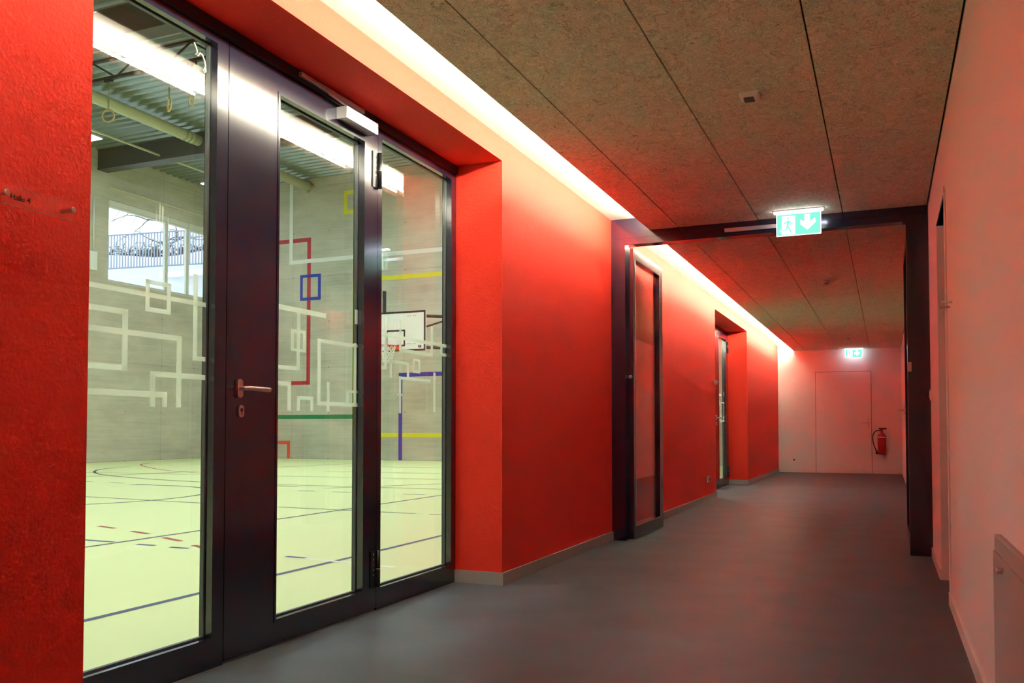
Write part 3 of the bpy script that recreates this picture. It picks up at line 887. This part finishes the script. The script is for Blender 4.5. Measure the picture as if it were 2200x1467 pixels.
struct(MB().box(GX, GX + 0.06, WY0 - 0.0, GY1, 7.455, 7.485).build('trim_2', 'trim_yellow'), 'pale ledge strip above the hall windows', 'trim')

# corrugated roof deck, ribs along x
dk = MB()
y = GY0
prof = []
while y < GY1 - 0.01:
    prof += [(y, GZ), (y + 0.09, GZ), (y + 0.13, GZ + 0.09), (y + 0.21, GZ + 0.09)]
    y += 0.25
prof.append((GY1, GZ))
va = [dk.bm.verts.new((GX, p[0], p[1])) for p in prof]; vb = [dk.bm.verts.new((GX2 + 0.25, p[0], p[1])) for p in prof]
for i in range(len(prof) - 1):
    dk.bm.faces.new([va[i], vb[i], vb[i + 1], va[i + 1]])
dk.box(GX - 0.3, GX2 + 0.3, GY0 - 0.3, GY1 + 0.3, GZ + 0.10, GZ + 0.3)
struct(dk.build('ceiling_hall', 'deck'), 'ribbed galvanised roof deck of the sports hall', 'ceiling')

def gbeam(y, label):
    mb = MB()
    zb = 7.86
    mb.box(GX + 0.0, GX2, y, y + 0.34, zb, zb + 0.04).box(GX, GX2, y, y + 0.34, GZ - 0.04, GZ - 0.002).box(GX, GX2, y + 0.012, y + 0.328, zb + 0.04, GZ - 0.04)
    o = mb.build('roof_beam', 'beam')
    tag(o, label, 'beam', 'grey roof beams of the hall')
gbeam(17.06, 'grey roof beam above the hall window, farther one')
gbeam(11.30, 'grey roof beam of the hall behind the ring ropes, nearer one')
gbeam(5.55, 'grey roof beam of the hall nearest the corridor glass')

def truss(y, zb, zt):
    t = thing('lattice_truss', (-11, y, zb), 'dark lattice truss under the hall roof carrying ring ropes', 'truss')
    for za, zb_ in ((zb - 0.03, zb + 0.03), (zt - 0.03, zt)):
        MB().box(-15.55, GX2, y - 0.035, y + 0.035, za, zb_).build('chord', 'dark_steel', t)
    dg = MB()
    x = -15.50
    while x < GX2 - 1.3:
        dg.tube([(x, y, zb), (x + 0.65, y, zt - 0.02)], 0.022, 6).tube([(x + 0.65, y, zt - 0.02), (x + 1.3, y, zb)], 0.022, 6)
        x += 1.3
    dg.build('diagonal_bars', 'dark_steel', t)
truss(12.9, 8.00, GZ - 0.002)

def gym_ring(x, y, z, r, turn, ztop, label):
    t = thing('gymnastic_ring', (x, y, z), label, 'gymnastic ring', 'gymnastic rings hanging from the roof truss')
    ca, sa = math.cos(turn), math.sin(turn)
    MB().tube([(x + ca * r * math.cos(a), y + sa * r * math.cos(a), z + r * math.sin(a)) for a in [2 * PI * i / 28 for i in range(28)]], 0.016, 10, closed=True).build('wooden_ring', 'ring', t)
    MB().tube([(x, y, z + r - 0.02), (x, y, ztop)], 0.011, 8).tube([(x, y, z + r + 0.02), (x, y, z + r + 0.22)], 0.018, 8).build('rope', 'rope', t)
    MB().box(x - 0.10, x + 0.10, y - 0.03, y + 0.03, ztop - 0.02, ztop + 0.035).build('hook_bracket', 'dark_steel', t)
gym_ring(-14.39, 12.9, 7.235, 0.125, 0.35, 7.94, 'wooden gymnastic ring seen face-on, leftmost')
gym_ring(-12.78, 12.9, 7.22, 0.12, 2.62, 7.94, 'wooden gymnastic ring seen edge-on, middle one')
gym_ring(-12.22, 12.9, 7.22, 0.12, 2.70, 7.94, 'wooden gymnastic ring seen edge-on, rightmost, by the light reflection')

# round duct and slender pipe along y
t = thing('ventilation_duct', (-15.93, 12, 8.06), 'round painted ventilation duct under the roof deck of the hall', 'duct')
MB().tube([(-15.93, GY0 + 0.1, 8.20), (-15.93, 21.66, 8.20)], 0.135, 24).build('duct_tube', 'duct', t)
for yy in (16.55, 16.70, 16.85):
    MB().tube([(-15.93, yy, 8.20), (-15.93, yy + 0.03, 8.20)], 0.150, 24).build('flange_ring', 'bead', t)
MB().tube([(-15.93, 21.60, 8.20), (-15.93, 21.69, 8.20)], 0.185, 4, smooth=False).build('wall_collar', 'bead', t)
tag(MB().tube([(-17.22, GY0 + 0.1, 7.985), (-17.22, GY1, 7.985)], 0.030, 12).build('ceiling_pipe', 'duct'), 'slender pale pipe passing through the far roof beam of the hall', 'pipe')

def hall_lamp(x, y, label, ln=1.5, z=7.92, wd=0.5):
    t = thing('hall_lamp', (x, y, z), label, 'lamp', 'rectangular lamps under the hall roof')
    MB().box(x - wd / 2 - 0.02, x + wd / 2 + 0.02, y - ln / 2 - 0.02, y + ln / 2 + 0.02, z + 0.002, z + 0.09).build('lamp_housing', 'silver', t)
    MB().box(x - wd / 2, x + wd / 2, y - ln / 2, y + ln / 2, z - 0.01, z + 0.002).build('lamp_panel', 'gymlamp', t)
    for s in (-1, 1):
        MB().tube([(x, y + s * ln * 0.35, z + 0.09), (x, y + s * ln * 0.35, GZ)], 0.006, 6).build('hanger_rod', 'dark_steel', t)
hall_lamp(-17.62, 14.72, 'bright hall lamp at left edge of the left glass pane', 1.35)
hall_lamp(-13.5, 15.8, 'added hall lamp brightening the far hall, hidden behind the broad door stile', 1.2)  # extra lamp added for its light on the far hall
hall_lamp(-17.80, 19.60, 'small bright hall lamp near the window wall corner', 0.5, wd=0.3)
for i, (x, y) in enumerate(((-4.6, 2.8), (-4.6, 7.2), (-4.4, 14.6), (-8.2, 7.2), (-7.2, 15.2), (-8.2, 2.5), (-13.5, 5.5), (-13.5, 0.0), (-8.0, -3.5), (-17.4, 8.5), (-4.6, -2.0), (-11.2, 14.7), (-8.0, 20.3), (-10.4, 17.0), (-5.0, 19.0))):  # unseen lamps added to brighten the hall floor and walls
    hall_lamp(x, y, 'added hall lamp brightening the hall, outside the view through the glass', 1.6, wd=0.9)

# painted figures on the far hall wall
def wall_paint(rects, m, name, e):
    mb = MB()
    for k, (x0, zt, x1, zb) in enumerate(rects):
        mb.box(x0, x1, GY1 - 0.0012 - e * 3 - 0.0001 * k, GY1 + 0.001, zb, zt)
    mb.build(name, m, bpy.data.objects['wall_hall_far'])
wall_paint([(-17.72, 6.66, -15.84, 6.535), (-15.975, 6.66, -15.84, 2.22), (-16.527, 2.335, -15.84, 2.22)], 't_red', 'red_painted_line', 0.0)
wall_paint([(-16.228, 5.54, -15.478, 5.45), (-16.228, 5.54, -16.13, 4.755), (-15.58, 5.54, -15.478, 4.755), (-16.228, 4.85, -15.478, 4.755)], 't_blue', 'blue_painted_square', 0.0002)
wall_paint([(-14.673, 7.94, -13.82, 7.825), (-14.673, 7.94, -14.56, 7.23), (-14.673, 7.345, -13.82, 7.23), (-13.93, 7.94, -13.82, 7.23)], 't_yellow', 'yellow_painted_square', 0.0004)
wall_paint([(-14.348, 5.315, -10.4, 5.19), (-14.348, 5.315, -14.225, 0.665), (-14.348, 0.785, -10.4, 0.665), (-10.52, 5.315, -10.4, 0.665)], 't_yellow', 'yellow_painted_rectangle', 0.0005)
wall_paint([(-17.66, 1.318, -13.9, 1.192)], 't_green', 'green_painted_line', 0.0006)
wall_paint([(-12.785, 2.499, -8.6, 2.38), (-12.785, 2.499, -12.665, 0.0)], 't_blue', 'blue_painted_line', 0.0007)
wall_paint([(-17.66, 0.538, -16.552, 0.435), (-16.665, 0.535, -16.552, 0.0)], 't_orange', 'orange_painted_line', 0.0008)
wall_paint([(-16.632, 8.378, -16.505, 5.885), (-16.632, 6.005, -9.0, 5.885)], 't_white', 'white_painted_line', 0.0010)
# white switch box on the window wall
t = thing('switch_box', (GX, 16.92, 5.12), 'white box with a thin conduit on the concrete window wall', 'switch box')
MB().box(GX, GX + 0.1, 16.80, 17.02, 5.12, 5.62, bev=0.005).build('box_cover', 't_white', t)
MB().tube([(GX + 0.03, 16.95, 5.62), (GX + 0.03, 16.95, 7.10)], 0.022, 8).build('conduit', 'window_white', t)

# ------------------------------------------------------------------ basketball hoop
BY = 19.9
bx0, bx1, bz0, bz1 = -12.73, -10.93, 2.93, 3.98
bc = (bx0 + bx1) / 2
t = thing('basketball_hoop', (bc, BY, 2.6), 'basketball backboard with orange rim and white net on the far hall wall', 'basketball hoop')
bo = MB().box(bx0, bx1, BY, BY + 0.04, bz0, bz1).build('backboard', 'board', t)
bl = MB()
tk = 0.05
def rect_lines(mb, x0, x1, z0, z1, tk, y):
    mb.box(x0, x0 + tk, y - 0.003, y, z0, z1).box(x1 - tk, x1, y - 0.003, y, z0, z1).box(x0 + tk, x1 - tk, y - 0.003, y, z0, z0 + tk).box(x0 + tk, x1 - tk, y - 0.003, y, z1 - tk, z1)
rect_lines(bl, bx0, bx1, bz0, bz1, tk, BY)
rect_lines(bl, bc - 0.285, bc + 0.295, 3.06, 3.50, 0.045, BY)
bl.build('board_markings', 'ink', bo)
lg = MB()
lg.tube([(-11.10 + 0.045 * math.cos(a), BY - 0.002, 3.045 + 0.032 * math.sin(a)) for a in [2 * PI * i / 20 for i in range(20)]], 0.006, 6, closed=True)
lg.tube([(-11.10 + 0.020 * math.cos(a), BY - 0.002, 3.045 + 0.032 * math.sin(a)) for a in [2 * PI * i / 16 for i in range(16)]], 0.005, 6, closed=True)
lg.tube([(-11.145, BY - 0.002, 3.045), (-11.055, BY - 0.002, 3.045)], 0.005, 6)
lg.build('ball_emblem', 'ink', bo)
for xx, zz in ((-11.42, 3.85), (-11.26, 3.85), (-11.42, 3.12), (-11.26, 3.12)):
    for dx in (-0.03, 0.03):
        MB().lathe((xx + dx, BY, zz), [(0.012, 0), (0.012, -0.006)], 10, 'y').build('bolt_head', 'gasket', bo)
ry = BY - 0.39
rx = -11.83
rim = MB().tube([(rx + 0.23 * math.cos(a), ry + 0.23 * math.sin(a), 3.05) for a in [2 * PI * i / 32 for i in range(32)]], 0.013, 10, closed=True)
rim.box(rx - 0.09, rx + 0.09, BY - 0.18, BY, 2.99, 3.055)
rim.box(rx - 0.20, rx + 0.20, BY - 0.02, BY, 2.96, 3.07)
ro = rim.build('rim', 'rim', t)
nt_ = MB()
NS, NR = 12, 6
def npt(i, k, half):
    tt = k / NR
    r = 0.225 * (1 - tt) + 0.115 * tt - 0.025 * math.sin(PI * tt)
    a = 2 * PI * (i + half) / NS
    return (rx + r * math.cos(a), ry + r * math.sin(a), 3.04 - 0.42 * tt)
for k in range(NR):
    for i in range(NS):
        h0 = 0.5 * (k % 2); h1 = 0.5 * ((k + 1) % 2)
        nt_.tube([npt(i, k, h0), npt(i, k + 1, h1)], 0.008, 5)
        nt_.tube([npt(i, k, h0), npt(i - 1 if h1 > h0 else i + 1, k + 1, h1)], 0.008, 5)
nt_.build('net', 'net', ro)
sf = MB()
# wall swing frame: two horizontal arms, uprights and diagonals
sw0, sw1 = (-11.0, BY + 0.10), (-8.8, GY1 - 0.02)
def sp(t_, z_): return (sw0[0] + (sw1[0] - sw0[0]) * t_, sw0[1] + (sw1[1] - sw0[1]) * t_, z_)
for z_ in (3.84, 3.02):
    sf.tube([(bx0 + 0.3, BY + 0.08, z_), sp(0, z_), sp(1, z_)], 0.042, 8)
for t_ in (0.0, 0.30, 0.65, 1.0):
    sf.tube([sp(t_, 3.02), sp(t_, 3.84)], 0.026, 8)
sf.tube([sp(0.0, 3.55), sp(0.30, 3.84)], 0.024, 8).tube([sp(0.05, 3.02), sp(0.60, 3.42), sp(1.0, 3.84)], 0.024, 8)
for xx in (-12.25, -11.4):
    sf.tube([(xx, BY + 0.08, 2.95), (xx, BY + 0.08, 3.95)], 0.035, 8)
sf.box(-12.26, -12.18, BY + 0.05, BY + 0.11, 3.90, 4.56)
sf.build('swing_frame', 'dark_steel', t)

# ------------------------------------------------------------------ hall window and what lies outside
def hall_window(y0, y1, n, blind, label, sill=True, low=0.0):
    t = thing('window_%d' % n, (GX - 0.12, (y0 + y1) / 2, WZ0), label, 'window', kind='structure')
    x0, x1 = GX - 0.16, GX - 0.08
    fr = MB()
    fw = 0.05
    fr.box(x0, x1, y0, y0 + fw, WZ0, WZ1 - 0.14).box(x0, x1, y1 - fw, y1, WZ0, WZ1 - 0.14).box(x0, x1, y0 + fw, y1 - fw, WZ0, WZ0 + 0.05).box(x0, x1, y0 + fw, y1 - fw, WZ1 - 0.19 - low, WZ1 - 0.14)
    fr.build('window_frame', 'window_white', t)
    MB().box(x0 + 0.03, x0 + 0.05, y0 + fw, y1 - fw, WZ0 + 0.05, WZ1 - 0.19 - low).build('window_pane', 'glass', t)
    MB().box(x0, GX - 0.04, y0, y1 - 0.006, WZ1 - 0.14, WZ1).build('blind_box', 'window_white', t)
    return t
hall_window(WY0, 19.62, 1, True, 'large fixed hall window looking onto railing and sky')
hall_window(19.64, 20.47, 2, True, 'narrow hall window between two mullions')
hall_window(20.49, 21.68, 3, True, 'hall window next to the far corner, top sash lower', low=0.04)
hall_window(5.0, 10.7, 4, True, 'hall window added for daylight, out of view, nearer')  # this window and the next are added, unseen, for bluish daylight
hall_window(10.72, 16.44, 5, True, 'hall window added for daylight, out of view, beside the pillar')
struct(MB().box(GX - 0.16, GX + 0.01, WY0, GY1, WZ0 - 0.03, WZ0).build('trim_3', 'window_white'), 'white sill under the hall windows', 'trim')

dv = Vector((-0.99, -0.144, 0)).normalized()
nv = Vector((0.144, -0.99, 0)).normalized()      # towards the camera side
A = Vector((-20.3, 23.30, 0)); B_ = A + dv * 26
def quadwall(z0, z1, th, name, m, off=0.0, a=A, b_=B_):
    p = [a + nv * off, b_ + nv * off, b_ + nv * (off - th), a + nv * (off - th)]
    return MB().prism([(q.x, q.y, z0) for q in p], (0, 0, z1 - z0)).build(name, m)
tag(quadwall(3.0, 6.50, 0.3, 'retaining_wall', 'outer_wall'), 'pale retaining wall outside the hall window below the railing', 'retaining wall')
rl = thing('steel_railing', (A.x, A.y, 6.5), 'galvanised railing of close upright bars on the pale retaining wall', 'railing')
r1 = MB(); r2 = MB()
k = 0
while k * 0.118 < 13:
    p = A + dv * (k * 0.118) - nv * 0.12
    r1.box(p.x - 0.026, p.x + 0.026, p.y - 0.006, p.y + 0.006, 6.40, 7.74)
    k += 1
for z_ in (7.73, 6.55):
    p, q = A - nv * 0.12, B_ - nv * 0.12
    r2.prism([(p.x, p.y - 0.02, z_ - 0.02), (p.x, p.y + 0.02, z_ - 0.02), (p.x, p.y + 0.02, z_ + 0.02), (p.x, p.y - 0.02, z_ + 0.02)], (q.x - p.x, q.y - p.y, 0))
tag(r1.build('upright_bars', 'rail', rl), kind='stuff')
r2.build('top_and_bottom_rail', 'rail', rl)
tag(MB().box(-90, -18, 22.9, 120, 6.1, 6.30).build('snowy_ground', 'snow'), 'snow covered ground behind the railing', 'ground', kind='structure')
tag(MB().box(-60, GX - 0.35, 5, 26, 2.7, 3.0).build('outer_yard', 'snow'), 'snowy yard below the hall windows', 'ground', kind='structure')
random.seed(7)
bs = MB()
for i in range(900):
    s0 = random.uniform(2.0, 12.5)
    base = A + dv * s0 - nv * random.uniform(1.6, 2.6)
    if random.random() < 0.35 and 2.8 < s0 < 4.2: continue
    p = Vector((base.x, base.y, 7.25 + random.uniform(-0.05, 0.25)))
    pts = [p]
    for k in range(4):
        p = p + Vector((random.uniform(-0.25, 0.25), random.uniform(-0.1, 0.1), random.uniform(-0.10, 0.22)))
        pts.append(p)
    bs.tube(pts, [0.016, 0.014, 0.012, 0.009, 0.006], 4)
tag(bs.build('bare_hedge', 'bark'), 'tangled bare hedge behind the railing outside the hall window', 'hedge', kind='stuff')
def bare_tree(x, y, h, seed, label, lean=0):
    rnd = random.Random(seed)
    t = thing('bare_tree', (x, y, 6.3), label, 'tree', 'bare winter trees outside the hall window')
    tr = MB(); br = MB()
    tr.tube([(x, y, 6.3), (x + 0.1, y, 6.3 + h * 0.4), (x + lean * 0.4, y, 6.3 + h)], [0.10, 0.075, 0.03], 8)
    for k in range(16):
        z_ = 6.3 + h * rnd.uniform(0.35, 0.98)
        p = Vector((x + 0.1, y, z_))
        a = rnd.uniform(0, 2 * PI)
        d = Vector((math.cos(a), math.sin(a) * 0.4, 0.35)); pts = [p]
        for j in range(6):
            d = (d + Vector((rnd.uniform(-.5, .5), rnd.uniform(-.2, .2), rnd.uniform(-.55, .35)))).normalized()
            p = p + d * 0.42
            pts.append(p)
            if j > 1:
                q = p; e = Vector((rnd.uniform(-1, 1), 0, rnd.uniform(-.8, .6))).normalized(); bp = [q]
                for m_ in range(3):
                    q = q + (e + Vector((rnd.uniform(-.4, .4), 0, rnd.uniform(-.4, .2)))) * 0.2
                    bp.append(q)
                br.tube(bp, [0.012, 0.010, 0.008, 0.005], 4)
        br.tube(pts, [0.035, 0.03, 0.025, 0.02, 0.016, 0.012, 0.008], 5)
    tr.build('trunk', 'bark', t); br.build('branches', 'bark', t)
bare_tree(-27.0, 27.0, 4.2, 3, 'bare tree with drooping twigs at the left of the hall window', 0.5)
bare_tree(-21.9, 29.5, 3.6, 8, 'thin bare tree in front of the distant roof')
t = thing('distant_house', (-27, 33.5, 6.3), 'distant house with dark brown roof behind the railing', 'house')
MB().box(-31.2, -22, 31.5, 37, 6.3, 8.95).build('house_walls', 'roof', t)
MB().prism([(-31.8, 31.0, 8.95), (-31.8, 37.5, 8.95), (-31.8, 34.2, 9.95)], (10.2, 0, 0)).build('pitched_roof', 'roof', t)
bk = MB()
for i in range(26):
    p, q = A + dv * i, A + dv * (i + 1)
    h0, h1 = 7.22 + 0.10 * math.sin(i * 1.3), 7.22 + 0.10 * math.sin((i + 1) * 1.3)
    bk.bm.faces.new([bk.bm.verts.new(v) for v in ((p.x - nv.x * .6, p.y - nv.y * .6, 6.62), (q.x - nv.x * .6, q.y - nv.y * .6, 6.62), (q.x - nv.x * 1.3, q.y - nv.y * 1.3, h1), (p.x - nv.x * 1.3, p.y - nv.y * 1.3, h0))])
    bk.bm.faces.new([bk.bm.verts.new(v) for v in ((p.x - nv.x * 1.3, p.y - nv.y * 1.3, h0), (q.x - nv.x * 1.3, q.y - nv.y * 1.3, h1), (q.x - nv.x * 5, q.y - nv.y * 5, h1 + .1), (p.x - nv.x * 5, p.y - nv.y * 5, h0 + .1))])
    bk.bm.faces.new([bk.bm.verts.new(v) for v in ((p.x - nv.x * .6, p.y - nv.y * .6, 6.3), (q.x - nv.x * .6, q.y - nv.y * .6, 6.3), (q.x - nv.x * .6, q.y - nv.y * .6, 6.62), (p.x - nv.x * .6, p.y - nv.y * .6, 6.62))])
tag(bk.build('snow_bank', 'snow'), 'low snow bank behind the railing outside the hall window', 'snow bank', kind='structure')
